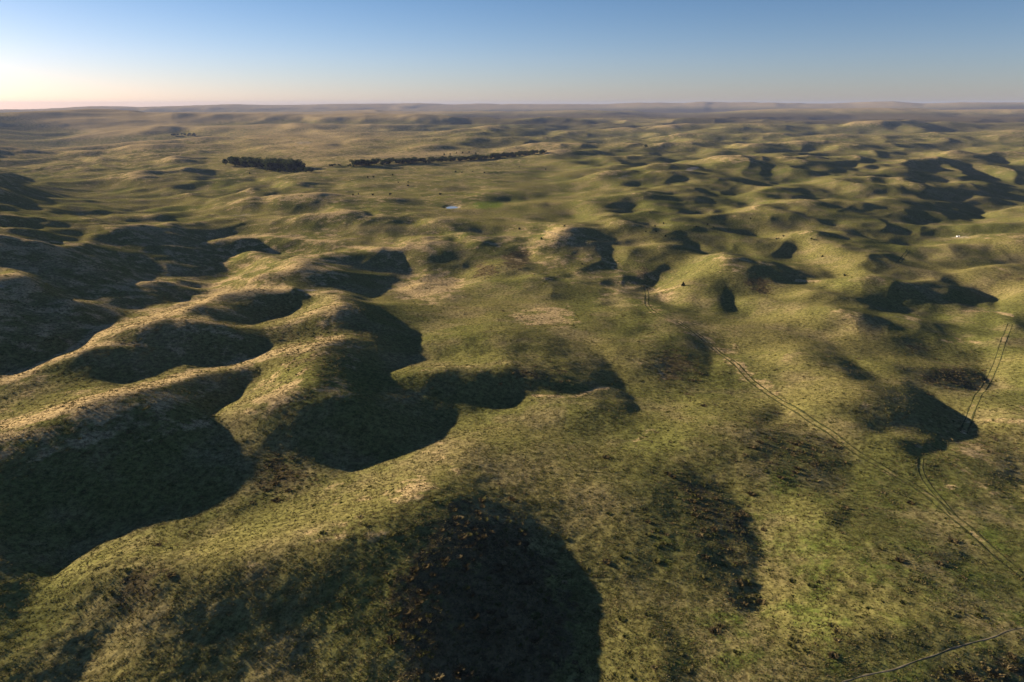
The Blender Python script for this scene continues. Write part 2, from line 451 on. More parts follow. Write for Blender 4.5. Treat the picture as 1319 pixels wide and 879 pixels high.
def paint_poly(img,val,feather,pts):
    pts=pts.copy(); pts[pts[:,0]<=0,0]=-60; pts[pts[:,0]>=1319,0]=1380; pts[pts[:,1]>=879,1]=940
    pts=smooth_closed(pts); m=int(3*feather)+3
    x0=int(max(pts[:,0].min()-m,0)); x1=int(min(pts[:,0].max()+m,img.shape[1]-1))
    y0=int(max(pts[:,1].min()-m,0)); y1=int(min(pts[:,1].max()+m,img.shape[0]-1))
    if x1<=x0 or y1<=y0: return
    gx=np.arange(x0,x1+1)[None,:]; mask=np.zeros((y1-y0+1,x1-x0+1))
    for sub in (-.25,.25):
        gy=(np.arange(y0,y1+1)+sub)[:,None]; ins=np.zeros(mask.shape,bool)
        for (ax,ay),(bx,by) in zip(pts,np.roll(pts,-1,0)):
            if ay==by: continue
            c=((ay<=gy)!=(by<=gy)); xi=ax+(gy-ay)*(bx-ax)/(by-ay)
            ins^=c&(gx<xi)
        mask+=.5*ins
    # edges of the photo: keep solid where the outline runs off it
    mask=blur(mask,feather*.6)
    v=img[y0:y1+1,x0:x1+1]; v+= (val-v)*mask
def paint_line(img,val,hw,feather,pts):
    pts=smooth_closed(smooth_closed(pts,False),False); m=int(hw+3*feather)+2
    x0=int(max(pts[:,0].min()-m,0)); x1=int(min(pts[:,0].max()+m,img.shape[1]-1))
    y0=int(max(pts[:,1].min()-m,0)); y1=int(min(pts[:,1].max()+m,img.shape[0]-1))
    if x1<=x0 or y1<=y0: return
    gx=np.arange(x0,x1+1)[None,:]; gy=np.arange(y0,y1+1)[:,None]
    d2=np.full((y1-y0+1,x1-x0+1),1e9)
    for a,b in zip(pts[:-1],pts[1:]):
        e=b-a; L=max((e*e).sum(),1e-9)
        t=np.clip(((gx-a[0])*e[0]+(gy-a[1])*e[1])/L,0,1)
        d2=np.minimum(d2,(gx-a[0]-t*e[0])**2+(gy-a[1]-t*e[1])**2)
    mask=np.clip((hw+feather-np.sqrt(d2))/(2*feather),0,1); mask=mask*mask*(3-2*mask)
    v=img[y0:y1+1,x0:x1+1]; v+=(val-v)*mask
def sample(img,px,py):
    # off the photo the dunes carry on as their mirror image
    W=img.shape[1]-1.; Hh=img.shape[0]-1.
    px=np.abs(px); px=W-np.abs(W-px%(2*W)); py=np.where(py>Hh,2*Hh-py,py); py=np.clip(py,0,Hh)
    i=np.clip(px.astype(int),0,img.shape[1]-2); j=np.clip(py.astype(int),0,img.shape[0]-2); a=px-i; b=py-j
    return (img[j,i]*(1-a)+img[j,i+1]*a)*(1-b)+(img[j+1,i]*(1-a)+img[j+1,i+1]*a)*b
# ---- polar grids round the viewpoint, and the heights whose flanks catch or lose the sun as listed
class Grid:
    TH0=math.radians(-60); SPAN=math.radians(120); R0=56.; LN=math.log(14500/56.)
    def __init__(s,nr,nt):
        s.nr=nr; s.nt=nt; s.dt=s.SPAN/(nt-1); s.dl=s.LN/(nr-1)
        s.th=s.TH0+s.dt*np.arange(nt); s.r=s.R0*np.exp(s.dl*np.arange(nr))
        s.X=s.r[:,None]*np.sin(s.th)[None]; s.Y=s.r[:,None]*np.cos(s.th)[None]
    def at(s,h,x,y):
        r=np.hypot(x,y); t=(np.arctan2(x,y)-s.TH0)/s.dt; l=np.log(np.maximum(r,1e-6)/s.R0)/s.dl
        i=np.clip(t.astype(int),0,s.nt-2); j=np.clip(l.astype(int),0,s.nr-2)
        a=np.clip(t-i,0,1); b=np.clip(l-j,0,1)
        return (h[j,i]*(1-a)+h[j,i+1]*a)*(1-b)+(h[j+1,i]*(1-a)+h[j+1,i+1]*a)*b
OUTER=[(-128,92,11),(-150,125,18),(-215,205,28),(-330,370,42),(-500,560,50),(-760,880,56)]   # unseen dune chain added left of the view to shade the left valleys
def calm_image():
    # the smooth valley floor round the pond and the tree line, and the flats by the ruts
    im=np.zeros((879,1319))
    paint_poly(im,.8,9,np.array([[330,178],[440,186],[560,196],[700,196],[790,215],[800,262],[700,300],[600,290],[540,275],[450,262],[420,225],[330,205]],float))
    paint_poly(im,.6,6,np.array([[230,152],[420,160],[560,172],[720,186],[600,200],[430,205],[300,196],[235,180]],float))
    paint_poly(im,.9,5,np.array([[262,196],[330,190],[425,200],[440,224],[400,236],[330,228],[275,222]],float))
    paint_poly(im,.7,12,np.array([[510,380],[620,360],[720,390],[840,400],[850,440],[760,440],[640,430],[540,430]],float))
    return im
def seed_ridges(X,Y):
    """low ridges under the sunlit rims of the dunes on the left, to start from"""
    h=np.zeros(X.shape)
    def ridge(q,z,sg):
        nonlocal h
        for a,b,za,zb in zip(q[:-1],q[1:],z[:-1],z[1:]):
            e=b-a; L=max((e*e).sum(),1e-9); tt=np.clip(((X-a[0])*e[0]+(Y-a[1])*e[1])/L,0,1)
            d2=(X-a[0]-tt*e[0])**2+(Y-a[1]-tt*e[1])**2
            h=np.maximum(h,(za+(zb-za)*tt)*np.exp(-.5*d2/sg**2))
    for (v,hw,f),p in parse(RIMS,3):
        if p[:,1].mean()>325 or p[:,0].min()>430 or p[:,1].mean()<187: continue
        p=smooth_closed(p,False); Hr=8. if len(p)<8 else 12.
        q=[]
        for px,py in p:
            u=(px-CX)/FPX; v=-(py-CY)/FPX; d=(u,math.cos(PITCH)+v*math.sin(PITCH),-math.sin(PITCH)+v*math.cos(PITCH))
            k=(Hr-CAM_H)/d[2]; q.append((d[0]*k,d[1]*k))
        q=np.array(q); ridge(q,np.full(len(q),Hr),22+.018*math.hypot(*q.mean(0)))
    q=np.array(OUTER,float); ridge(q[:3,:2],q[:3,2],22); ridge(q[2:,:2],q[2:,2],45)
    return h
class Solver:
    def __init__(s,img,G,h0=None,lam=.12,L=220.):
        s.hb=seed_ridges(G.X,G.Y)
        s.calm=calm_image(); s.img=img; s.lam=lam; s.G=G; s.X=G.X; s.Y=G.Y; R=s.R=G.r; tc=G.th[:-1]+G.dt/2
        rc=np.sqrt(R[:-1]*R[1:]); dr=np.diff(R)
        s.a=(S[0]*np.sin(tc)+S[1]*np.cos(tc))[None]; s.b=(S[0]*np.cos(tc)-S[1]*np.sin(tc))[None]
        s.i1=1/(2*dr)[:,None]; s.i2=1/(2*rc*G.dt)[:,None]
        Ln=np.maximum(L,.12*R); s.mu=(.25/Ln**2)[:,None]*np.ones((1,G.nt))
        s.mu=s.mu+.25/(45.+.02*R[:,None])**2*np.clip(s.hb/4,0,1)
        s.h=s.hb.copy() if h0 is None else h0; s.wd=np.zeros(s.h.shape); s.hd=np.zeros(s.h.shape)
    def grad(s,h):
        hr=((h[1:,1:]-h[:-1,1:])+(h[1:,:-1]-h[:-1,:-1]))*s.i1
        ht=((h[1:,1:]-h[1:,:-1])+(h[:-1,1:]-h[:-1,:-1]))*s.i2
        return s.a*hr+s.b*ht, -s.b*hr+s.a*ht
    def gradT(s,p,q):
        u=(s.a*p-s.b*q)*s.i1; v=(s.b*p+s.a*q)*s.i2
        o=np.zeros(s.h.shape)
        o[1:,1:]+=u+v; o[1:,:-1]+=u-v; o[:-1,1:]+=v-u; o[:-1,:-1]+=-u-v
        return o
    def A(s,h):
        p,q=s.grad(h)
        return s.gradT(s.w*p,s.lam*q)+(s.mu+s.wd)*h
    def solve(s,g,w,iters):
        s.w=w; rhs=s.gradT(w*g,0*g)+s.wd*s.hd+s.mu*s.hb
        d=np.zeros(s.h.shape); c=(w+s.lam)*(s.i1**2+s.i2**2)
        d[1:,1:]+=c; d[1:,:-1]+=c; d[:-1,1:]+=c; d[:-1,:-1]+=c
        d+=s.mu+s.wd
        x=s.h; r=rhs-s.A(x); z=r/d; p=z.copy(); rz=(r*z).sum()
        for k in range(iters):
            Ap=s.A(p); al=rz/(p*Ap).sum(); x=x+al*p; r=r-al*Ap
            z=r/d; rn=(r*z).sum(); p=z+(rn/rz)*p; rz=rn
        # binomial smoothing takes out the cell-to-cell checker the corner differences cannot see
        p=np.pad(x,1,mode='edge'); x=(p[:-2]+2*p[1:-1]+p[2:])/4; x=(x[:,:-2]+2*x[:,1:-1]+x[:,2:])/4
        s.h=x
    def shadow(s):
        m=np.full(s.h.shape,-1e9); d=np.maximum(2.,.012*s.R)[:,None]*np.ones((1,s.G.nt)); step=d.copy()
        for k in range(26):
            m=np.maximum(m,s.G.at(s.h,s.X-S[0]*d,s.Y-S[1]*d)-d*TE)
            step*=1.12; d=d+step
        return m-s.h   # >0: in shadow by so many metres
    def run(s,outer,iters,first=0,verb=False):
        for k in range(first,first+outer):
            px,py=project(s.X,s.Y,s.h); I=sample(s.img,px,np.maximum(py,136)); I0=I
            amp=np.clip((s.R-170)/250,.25,1)[:,None]*np.clip(1.4-np.abs(I-1.05)*1.6,0,1)*(1-sample(s.calm,px,np.maximum(py,136))); rr=s.R[:,None]
            I=I+amp*(.65*np.clip(1.9-rr/900,0,1)*(crest(s.X/48+31,s.Y/70)+.9*crest(s.X/22,s.Y/31+17))
                +.75*np.clip((rr-700)/600,0,1)*np.clip(2.2-rr/2600,0,1)*(crest(s.X/95+5,s.Y/140)+.8*crest(s.X/52,s.Y/80+7))
                +.8*np.clip((rr-2200)/1500,0,1)*(crest(s.X/300+15,s.Y/430)+.7*crest(s.X/170,s.Y/260+27)))
            I=np.where((px<-8)&(s.Y<1200),np.maximum(I,.95),I)
            # lee sides fall away gradually from their crests
            up=np.zeros(I.shape); D=np.maximum(.75,s.R/500)[:,None]*(7+15*np.clip((880-px)/160,0,1)*np.clip((500-s.R[:,None])/200,0,1))
            for q in range(1,7):
                f=q/7.; up=np.maximum(up,np.clip(s.G.at(I0,s.X-S[0]*D*f,s.Y-S[1]*D*f),0,1)*(1-f))
            I=np.where(I0<.6,np.maximum(I,.85*up),I); I0=np.where((I0<.2)&(up>.2),.3,I0)
            # a hill that shades its far flank rolls over gently before it, and has a sunlit flank before that
            near=np.zeros(I.shape); acc=np.zeros(I.shape); wt=0.; wn=0.
            for q in range(1,12):
                dd=(q*6.)*np.maximum(1,s.R/500)[:,None]; dk=1-np.clip(s.G.at(I,s.X+S[0]*dd,s.Y+S[1]*dd),0,1)
                if q<4: near+=dk*(4-q); wn+=4-q
                else: ww=math.exp(-(q-3)/3.5); wt+=ww; acc+=ww*dk
            ok=np.clip((I-.5)/.3,0,1)*np.clip(2.2-I,0,1)
            I=np.where(I>.5,I+ok*(2.5*acc/wt*(1-near/wn)-.55*near/wn),I)
            el=(s.h-CAM_H)/s.R[:,None]; mx=np.maximum.accumulate(el,0)
            hid=np.zeros(el.shape); hid[1:]=el[1:]<mx[:-1]-1e-4
            I=np.where(hid>0,1.5+.7*np.clip((1500-s.R)/500,0,1)[:,None],I)
            Ic=.25*(I[1:,1:]+I[:-1,1:]+I[1:,:-1]+I[:-1,:-1])
            hc=.25*(hid[1:,1:]+hid[:-1,1:]+hid[1:,:-1]+hid[:-1,:-1])
            g=(np.where(Ic<1,Ic,1+(Ic-1)*1.5)-1)*TE
            dark=Ic<.25; g=g-np.clip((.3-Ic)/.3,0,1)*.27*TE
            w=np.where(dark,.6,1.)*(1-.75*hc)
            if k>=2:
                m=s.shadow(); inn=px>-5; lit=(I0>.6)&(m>0)&(hid==0)&inn; drk=(I0<.2)&(m<.4)&(hid==0)&inn
                s.hd=np.where(lit,s.h+.8*m+.4,np.where(drk,s.h-.8*(.6-m).clip(0,8),0))
                s.wd=np.where(lit,3.5,np.where(drk,1.6,0))/np.maximum(12.,.02*s.R)[:,None]**2
                if verb: print(k,s.G.nr,'lit in shadow',lit.mean(),'dark lit',(drk&(m<0)).mean(),'h',s.h.min(),s.h.max(),'near',np.abs(s.h[s.R<1200]).max())
            s.solve(g,w,iters if k else 2*iters)
def solve_heights(img,verb=False):
    h=None; Gp=None
    for nr,nt,outer,it,first in ((112,151,14,260,0),(223,301,7,160,2),(445,601,4,90,2)):
        G=Grid(nr,nt)
        if h is not None: h=Gp.at(h,G.X,G.Y)
        s=Solver(img,G,h); s.run(outer,it,first,verb); h=s.h; Gp=G
    return G,h,s
def make_image(F,Rm):
    img=np.full((879,1319),.86)
    for (v,f),p in parse(F,2): paint_poly(img,v,f,p)
    gy,gx=np.mgrid[0:879,0:1319].astype(float); k=np.clip((gy-140)/260,.04,1.)
    ux=k*(7*perlin(gx/30,gy/22)+3*perlin(gx/11,gy/8+5)); uy=k*(3.5*perlin(gx/30+9,gy/22)+1.6*perlin(gx/11+3,gy/8))
    img=sample(img,gx+ux,np.clip(gy+uy,0,878))
    for (v,hw,f),p in parse(Rm,3): paint_line(img,v,hw,f,p)
    return img
# ------------------------------------------------------------------ heights and ground cover
IMG = make_image(FLANKS, RIMS)
GRID, HH, _ = solve_heights(IMG)
def cover_image(t, soft):
    im = np.zeros((879, 1319))
    for (v, f), p in parse(t, 2): paint_poly(im, v*.8, f*soft, p)
    return im
COVER = [cover_image(t, k) for t, k in ((STRAW, 2.2), (BRUSH, 2.4), (GREEN, 1.6), (SAND, 1.3))]

for (v_, hw_, f_), p_ in parse(RIMS, 3):   # dry crest grass, laid to put more sunlit brightness into the rims' colour
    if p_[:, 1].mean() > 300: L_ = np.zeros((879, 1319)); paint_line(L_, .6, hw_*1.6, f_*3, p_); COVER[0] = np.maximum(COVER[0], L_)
def ray(px, py):
    u = (px-CX)/FPX; v = -(py-CY)/FPX
    return np.array([u, math.cos(PITCH)+v*math.sin(PITCH), -math.sin(PITCH)+v*math.cos(PITCH)])
def ridge_table(pts, dist):
    th, z = [], []
    for px, py in pts:
        d = ray(px, py); L = math.hypot(d[0], d[1]); th.append(math.atan2(d[0], d[1])); z.append(CAM_H+dist*d[2]/L)
    return np.array(th), np.array(z)
RIDGES = [  # skyline of the far hills: distance, depth, crest
 (11500, .10, ridge_table([(-300, 142), (0, 140.5), (50, 140), (70, 138.6), (95, 137.3), (125, 138.2), (180, 138.6), (250, 137), (300, 136), (340, 136.3), (420, 135), (500, 134.6), (600, 134), (660, 134.4), (730, 133.2), (790, 134), (850, 133.2), (880, 133.5), (908, 132), (940, 133.6), (1000, 131.8), (1030, 132.6), (1100, 132.6), (1150, 132.2), (1190, 134.4), (1240, 133.4), (1319, 133.6), (1600, 135)], 11500)),
 (4600, .13, ridge_table([(-300, 152), (0, 151), (40, 149), (80, 147.5), (110, 145), (165, 143), (220, 144.5), (260, 148), (300, 150), (400, 150), (470, 148), (540, 151), (620, 156), (900, 158), (1319, 158), (1600, 158)], 4600)),
 (6800, .12, ridge_table([(-300, 146), (0, 145.5), (100, 146), (220, 144), (300, 142.5), (380, 143), (450, 141), (540, 143), (660, 142.5), (720, 142), (800, 145), (860, 146), (900, 145), (960, 143), (1040, 142), (1120, 141), (1200, 142), (1280, 142.5), (1400, 144), (1600, 146)], 6800)),
]
TRACKS = [  # name, course, ruts, rut width, material, wander
 ('wheel_track', [(831, 369), (834, 378), (832, 390), (838, 400), (848, 406), (858, 409), (870, 413), (885, 422), (905, 436), (930, 456), (960, 484), (985, 503), (1000, 514), (1020, 526), (1040, 538), (1055, 548), (1075, 562), (1110, 587), (1150, 610), (1190, 632), (1230, 668), (1270, 703), (1330, 752)], (-.95, .95), .55, 'M_rut', 0.12),
 ('wheel_track', [(1186, 590), (1184, 605), (1193, 622), (1210, 642), (1228, 664)], (-.6, .6), .3, 'M_rut', 0.12),
 ('wheel_track', [(1301, 418), (1292, 440), (1285, 465), (1275, 487), (1265, 503), (1255, 520), (1246, 545), (1241, 558)], (-.95, .95), .38, 'M_rut', 0.12),
 ('wheel_track', [(1158, 338), (1164, 330), (1170, 322)], (-.95, .95), .45, 'M_rut', 0.12),
 ('cow_path', [(1085, 879), (1110, 871), (1140, 864), (1165, 858), (1200, 846), (1240, 832), (1262, 826), (1290, 816), (1335, 805)], (0,), .38, 'M_path', .3),
 ('cow_path', [(1143, 407), (1160, 409), (1178, 414), (1190, 419)], (0,), .9, 'M_path', .3),
 ('cow_path', [(700, 297), (710, 300), (720, 304), (730, 308)], (0,), 1.4, 'M_path', .3),
 ('cow_path', [(1272, 402), (1285, 401), (1298, 404), (1308, 408)], (0,), .6, 'M_path', .3),
 ('cow_path', [(846, 290.5), (855, 290.5), (866, 290.7)], (0,), 1.0, 'M_path', .3),
]
RUTMASK = np.zeros((879, 1319))
for n_, pts_, *_r in TRACKS: paint_line(RUTMASK, 1, 4 if pts_[0][1] > 400 else 1.5, 3, np.array(pts_, float))
CALM = calm_image(); WORN = np.zeros((879, 1319)); paint_line(WORN, .45, 6, 5, np.array(TRACKS[0][1], float)); paint_line(WORN, .5, 4, 4, np.array(TRACKS[2][1], float))
def heights(x, y, spacing=None):
    r = np.hypot(x, y); th = np.arctan2(x, y)
    h = GRID.at(HH, x, y)
    far = np.clip((r-1500)/2500, 0, 1); lim = 400-372*np.clip((r-1500)/2600, 0, 1)-16*np.clip((r-3800)/1500, 0, 1); h = lim*np.tanh(h/lim)*(1-.1*far)
    behind = np.clip((np.abs(th)-math.radians(62))/math.radians(40), 0, 1); h = h*(1-behind)
    inside = np.clip((70-r)/50, 0, 1); h = h*(1-.5*inside)
    lift = np.zeros_like(h)
    for d, wd, (t, z) in RIDGES:
        b = np.exp(-.5*(np.log(np.maximum(r, 1)/d)/wd)**2)
        lift = np.maximum(lift, b*np.interp(th, t, z))
    fd = np.clip((r-2500)/2500, 0, 1)
    lift = lift+fd*(perlin(x/900+7, y/900)*10+perlin(x/420, y/420+3)*4)
    h = h+lift
    sp = np.zeros_like(r) if spacing is None else spacing
    def fade(lam): return np.clip(lam/np.maximum(sp, 1e-6)/2.2-1, 0, 1)
    mid = np.clip((r-500)/600, 0, 1)
    wx = x+6*perlin(x/45, y/45+5); wy = y+6*perlin(x/45+8, y/45)
    h = h+.22*mid*(fade(300)*4.5*perlin(wx/300+3, wy/300)+fade(130)*3.4*perlin(wx/130, wy/130))
    h = h+fade(70)*(1.1+.8*mid)*perlin(wx/70+1, wy/70)+fade(30)*.5*perlin(wx/30, wy/30+2)
    # hummocks with crests, tight in the middle distance and longer far out
    hx, hy = project(x, y, h); calm = 1-sample(CALM, hx, np.maximum(hy, 136)); ax = x*.8+y*.6; ay = (y*.8-x*.6)*1.5
    def hump(l, a, b): return (1-np.abs(perlin(ax/l+a+.4*perlin(x/l/2, y/l/2), ay/l+b)))**2-.55
    k1 = np.clip((r-170)/260, 0, 1)*np.clip((1500-r)/700, 0, 1); k2 = np.clip((r-700)/500, 0, 1)*np.clip((3600-r)/1500, 0, 1); k3 = np.clip((r-2200)/1500, 0, 1)
    hum = k1*(fade(60)*1.05*hump(62, 1, 8)+fade(26)*.4*hump(27, 5, 3))+k2*(fade(140)*4.2*hump(140, 7, 2)+fade(60)*1.3*hump(70, 3, 6))+k3*(1-.55*np.clip((r-3600)/2000, 0, 1))*(9*hump(420, 2, 1)+4.5*hump(210, 8, 4))
    h = h+hum*calm
    rg = .35+.65*np.clip(.5+1.4*perlin(x/60+20, y/60), 0, 1)
    tx, ty = project(x, y, h); rg = rg*(1-.85*sample(RUTMASK, tx, np.maximum(ty, 0))*(np.abs(th) < .8))
    h = h+rg*(fade(13)*.26*perlin(x/13, y/13+4)+fade(5)*.15*perlin(x/5+6, y/5)+fade(2.2)*.10*perlin(x/2.2, y/2.2))
    for (cx, cy, cz, ra, rb, rot) in FLATS:
        dx = x-cx; dy = y-cy; u = (dx*math.cos(rot)+dy*math.sin(rot))/ra; v = (-dx*math.sin(rot)+dy*math.cos(rot))/rb
        q = np.sqrt(u*u+v*v); k = np.clip((1.9-q)/.75, 0, 1); k = k*k*(3-2*k)
        h = h*(1-k)+(cz+.25*np.clip(q-.9, -1, 2))*k
    return h
FLATS = []
TT = np.exp(np.linspace(math.log(70), math.log(16000), 3500))
def at(px, py):
    """point of the ground seen at a pixel of the photograph"""
    d = ray(px, py); L = math.hypot(d[0], d[1]); x = TT*d[0]/L; y = TT*d[1]/L; zr = CAM_H+TT*d[2]/L
    f = zr-heights(x, y); k = np.argmax(f < 0)
    if f[k] >= 0: k = len(TT)-1
    t = TT[k-1]+(TT[k]-TT[k-1])*f[k-1]/max(f[k-1]-f[k], 1e-9)
    X, Y = t*d[0]/L, t*d[1]/L
    return X, Y, float(heights(np.array([X]), np.array([Y]))[0])
def gz(x, y): return float(heights(np.array([float(x)]), np.array([float(y)]))[0])
def cover(x, y, z):
    px, py = project(x, y, z); out = []
    near = (py < 879) & (px > -20) & (px < 1340) & (np.abs(np.arctan2(x, y)) < math.radians(60))
    for im in COVER:
        v = sample(im, px, py); out.append(np.where(near, v, 0))
    wear = sample(WORN, px, np.maximum(py, 0))*near; out[0] = np.clip(out[0]+.38*wear, 0, 1)
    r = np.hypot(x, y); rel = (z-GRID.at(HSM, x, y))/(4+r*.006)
    out[0] = np.clip(out[0]+.22*np.clip((r-900)/900, 0, 1)*np.clip((4200-r)/1500, 0, 1)+.60*np.clip(rel-.12, 0, 1)*(1-out[1]), 0, 1); out[1] = np.clip(out[1]+.75*np.clip((r-2200)/2400, 0, 1)*np.clip(1.2-2*out[0], .2, 1), 0, 1); out[2] = np.clip(out[2]+.22*np.clip(-rel-.1, 0, 1), 0, 1)  # drier straw on crests, raised to put their sunlit gold into the colour
    return out

HSM = blur(HH, 9)
POND = at(582, 267.2); FLATS.append((POND[0], POND[1], POND[2]-.3, 5.2, 9.0, 0))

# ------------------------------------------------------------------ helpers
def tag(o, label=None, cat=None, group=None, kind=None):
    if label: o['label'] = label
    if cat: o['category'] = cat
    if group: o['group'] = group
    if kind: o['kind'] = kind
    return o
def mesh(name, verts, faces, mat, smooth=False):
    m = bpy.data.meshes.new(name); m.from_pydata([tuple(v) for v in verts], [], faces); m.materials.append(mat)
    if smooth: m.polygons.foreach_set('use_smooth', [True]*len(m.polygons))
    return m
def obj(name, m, parent=None, loc=(0, 0, 0)):
    o = bpy.data.objects.new(name, m); C.objects.link(o); o.parent = parent; o.location = loc
    return o
def grid_mesh(name, V, nr, nc, mat, wrap=False):
    """quads over an nr x nc grid of points, straight into a mesh"""
    j, i = np.meshgrid(np.arange(nr-1), np.arange(nc if wrap else nc-1), indexing='ij'); i2 = (i+1) % nc
    q = np.stack([j*nc+i, (j+1)*nc+i, (j+1)*nc+i2, j*nc+i2], -1).reshape(-1, 4)
    return tri_mesh(name, V, q, mat)
def tri_mesh(name, V, F, mat, smooth=True):
    m = bpy.data.meshes.new(name); n = F.shape[1]
    m.vertices.add(len(V)); m.vertices.foreach_set('co', np.ascontiguousarray(V, np.float32).ravel())
    m.loops.add(F.size); m.loops.foreach_set('vertex_index', np.ascontiguousarray(F, np.int32).ravel())
    m.polygons.add(len(F)); m.polygons.foreach_set('loop_start', np.arange(0, F.size, n, dtype=np.int32))
    m.polygons.foreach_set('use_smooth', np.full(len(F), smooth)); m.update(calc_edges=True); m.materials.append(mat)
    return m
class NT:
    def __init__(s, name):
        s.m = bpy.data.materials.new(name); s.m.use_nodes = True; s.t = s.m.node_tree; s.t.nodes.clear()
        s.out = s.n('ShaderNodeOutputMaterial')
    def n(s, kind, **kw):
        o = s.t.nodes.new(kind)
        for k, v in kw.items(): setattr(o, k, v)
        return o
    def put(s, sock, v):
        if isinstance(v, bpy.types.NodeSocket): s.t.links.new(v, sock)
        elif v is not None: sock.default_value = v
    def math(s, op, a, b=None, c=None, clamp=False):
        o = s.n('ShaderNodeMath', operation=op, use_clamp=clamp)
        for k, v in enumerate((a, b, c)): s.put(o.inputs[k], v)
        return o.outputs[0]
    def noise(s, scale, detail=3, rough=.55, vec=None):
        o = s.n('ShaderNodeTexNoise'); o.inputs['Scale'].default_value = scale; o.inputs['Detail'].default_value = detail
        o.inputs['Roughness'].default_value = rough
        if vec is not None: s.put(o.inputs['Vector'], vec)
        return o.outputs['Fac']
    def mix(s, f, a, b, mode='MIX'):
        o = s.n('ShaderNodeMix', data_type='RGBA', blend_type=mode)
        s.put(o.inputs[0], f); s.put(o.inputs[6], a); s.put(o.inputs[7], b)
        return o.outputs[2]
    def ramp(s, f, lo, hi, a=0., b=1.):
        o = s.n('ShaderNodeMapRange', interpolation_type='SMOOTHSTEP')
        s.put(o.inputs[0], f)
        for k, v in enumerate((lo, hi, a, b)): o.inputs[k+1].default_value = v
        return o.outputs[0]
def col(r, g, b): return (r, g, b, 1)

# ------------------------------------------------------------------ materials
def ground_material():
    N = NT('prairie_grass'); g = N.n('ShaderNodeNewGeometry'); pos = g.outputs['Position']
    at_ = N.n('ShaderNodeAttribute', attribute_name='cover'); sep = N.n('ShaderNodeSeparateColor'); N.put(sep.inputs[0], at_.outputs['Color'])
    straw, brush, green, sand = sep.outputs[0], sep.outputs[1], sep.outputs[2], at_.outputs['Alpha']
    nA = N.noise(1/90, 4, .6, pos); nB = N.noise(1/9, 8, .72, pos); nC = N.noise(1/1.3, 3, .6, pos); nD = N.noise(1/.38, 2, .6, pos); nE = N.noise(1/24, 4, .6, pos)
    c = N.mix(N.ramp(nA, .35, .65), col(.116, .117, .035), col(.165, .143, .051))
    c = N.mix(N.ramp(nE, .46, .66, 0, .6), c, col(.235, .183, .090))
    c = N.mix(N.ramp(nB, .56, .72, 0, .6), c, col(.085, .082, .028))
    def patch(c, m, colour, noise, amp):
        f = N.math('ADD', m, N.math('MULTIPLY', N.math('SUBTRACT', noise, .5), amp))
        f = N.ramp(f, .30, .58); f = N.math('MULTIPLY', f, N.ramp(m, .02, .2))
        return N.mix(f, c, colour)
    c = patch(c, green, col(.105, .130, .028), nB, 1.2)
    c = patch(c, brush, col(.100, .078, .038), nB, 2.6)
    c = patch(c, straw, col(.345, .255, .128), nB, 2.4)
    c = patch(c, sand, col(.31, .26, .19), nB, 1.2)
    mott = N.math('ADD', N.math('MULTIPLY', nC, .8), N.math('MULTIPLY', nD, .5)); mott = N.ramp(mott, .42, .88, .42, 1.58)
    hs = N.n('ShaderNodeVectorMath', operation='SCALE'); N.put(hs.inputs[0], c); N.put(hs.inputs['Scale'], mott)
    h = N.math('ADD', N.math('MULTIPLY', nC, .42), N.math('MULTIPLY', nD, .12))
    h = N.math('ADD', h, N.math('MULTIPLY', N.ramp(nB, .45, .75), .35))
    b = N.n('ShaderNodeBump'); b.inputs['Strength'].default_value = .24; b.inputs['Distance'].default_value = 1.0; N.put(b.inputs['Height'], h)
    d = N.n('ShaderNodeBsdfDiffuse'); d.inputs['Roughness'].default_value = .0
    N.put(d.inputs['Color'], hs.outputs[0]); N.put(d.inputs['Normal'], b.outputs[0])
    N.put(N.out.inputs[0], d.outputs[0]); return N.m
def leaf_material(name, a, b, tr=.3, scale=.6):
    N = NT(name); g = N.n('ShaderNodeNewGeometry'); oi = N.n('ShaderNodeObjectInfo')
    f = N.math('ADD', N.math('MULTIPLY', N.noise(scale, 2, .5, g.outputs['Position']), 1.0), N.math('MULTIPLY', N.math('SUBTRACT', oi.outputs['Random'], .5), .5))
    c = N.mix(N.ramp(f, .3, .7), a, b)
    d = N.n('ShaderNodeBsdfDiffuse'); N.put(d.inputs[0], c); t = N.n('ShaderNodeBsdfTranslucent'); N.put(t.inputs[0], c)
    m = N.n('ShaderNodeMixShader'); m.inputs[0].default_value = tr; N.put(m.inputs[1], d.outputs[0]); N.put(m.inputs[2], t.outputs[0])
    N.put(N.out.inputs[0], m.outputs[0]); return N.m
def plain(name, a, b, scale, rough=.9, metal=0):
    N = NT(name); g = N.n('ShaderNodeNewGeometry'); c = N.mix(N.ramp(N.noise(scale, 4, .6, g.outputs['Position']), .35, .65), a, b)
    p = N.n('ShaderNodeBsdfPrincipled'); N.put(p.inputs['Base Color'], c); p.inputs['Roughness'].default_value = rough; p.inputs['Specular IOR Level'].default_value = 0 if rough > .8 else .5; p.inputs['Metallic'].default_value = metal
    N.put(N.out.inputs[0], p.outputs[0]); return N.m
M_ground = ground_material()
M_leaf = leaf_material('tree_leaves', col(.030, .042, .014), col(.055, .066, .022), .25, .5)
M_bark = plain('bark', col(.05, .04, .03), col(.09, .075, .055), 3)
M_cedar = leaf_material('cedar_needles', col(.016, .024, .010), col(.030, .038, .016), .15, .8)
M_brush = leaf_material('brown_brush', col(.085, .066, .032), col(.150, .115, .055), .35, .9)
M_straw = leaf_material('straw_tufts', col(.17, .135, .055), col(.30, .235, .115), .35, .7)
M_tuft = leaf_material('grass_tufts', col(.085, .090, .026), col(.16, .145, .050), .35, .5)
M_rut = plain('rut_grass', col(.030, .038, .013), col(.070, .066, .026), 1.3)
M_path = plain('bare_sandy_path', col(.13, .11, .07), col(.22, .185, .125), .6)
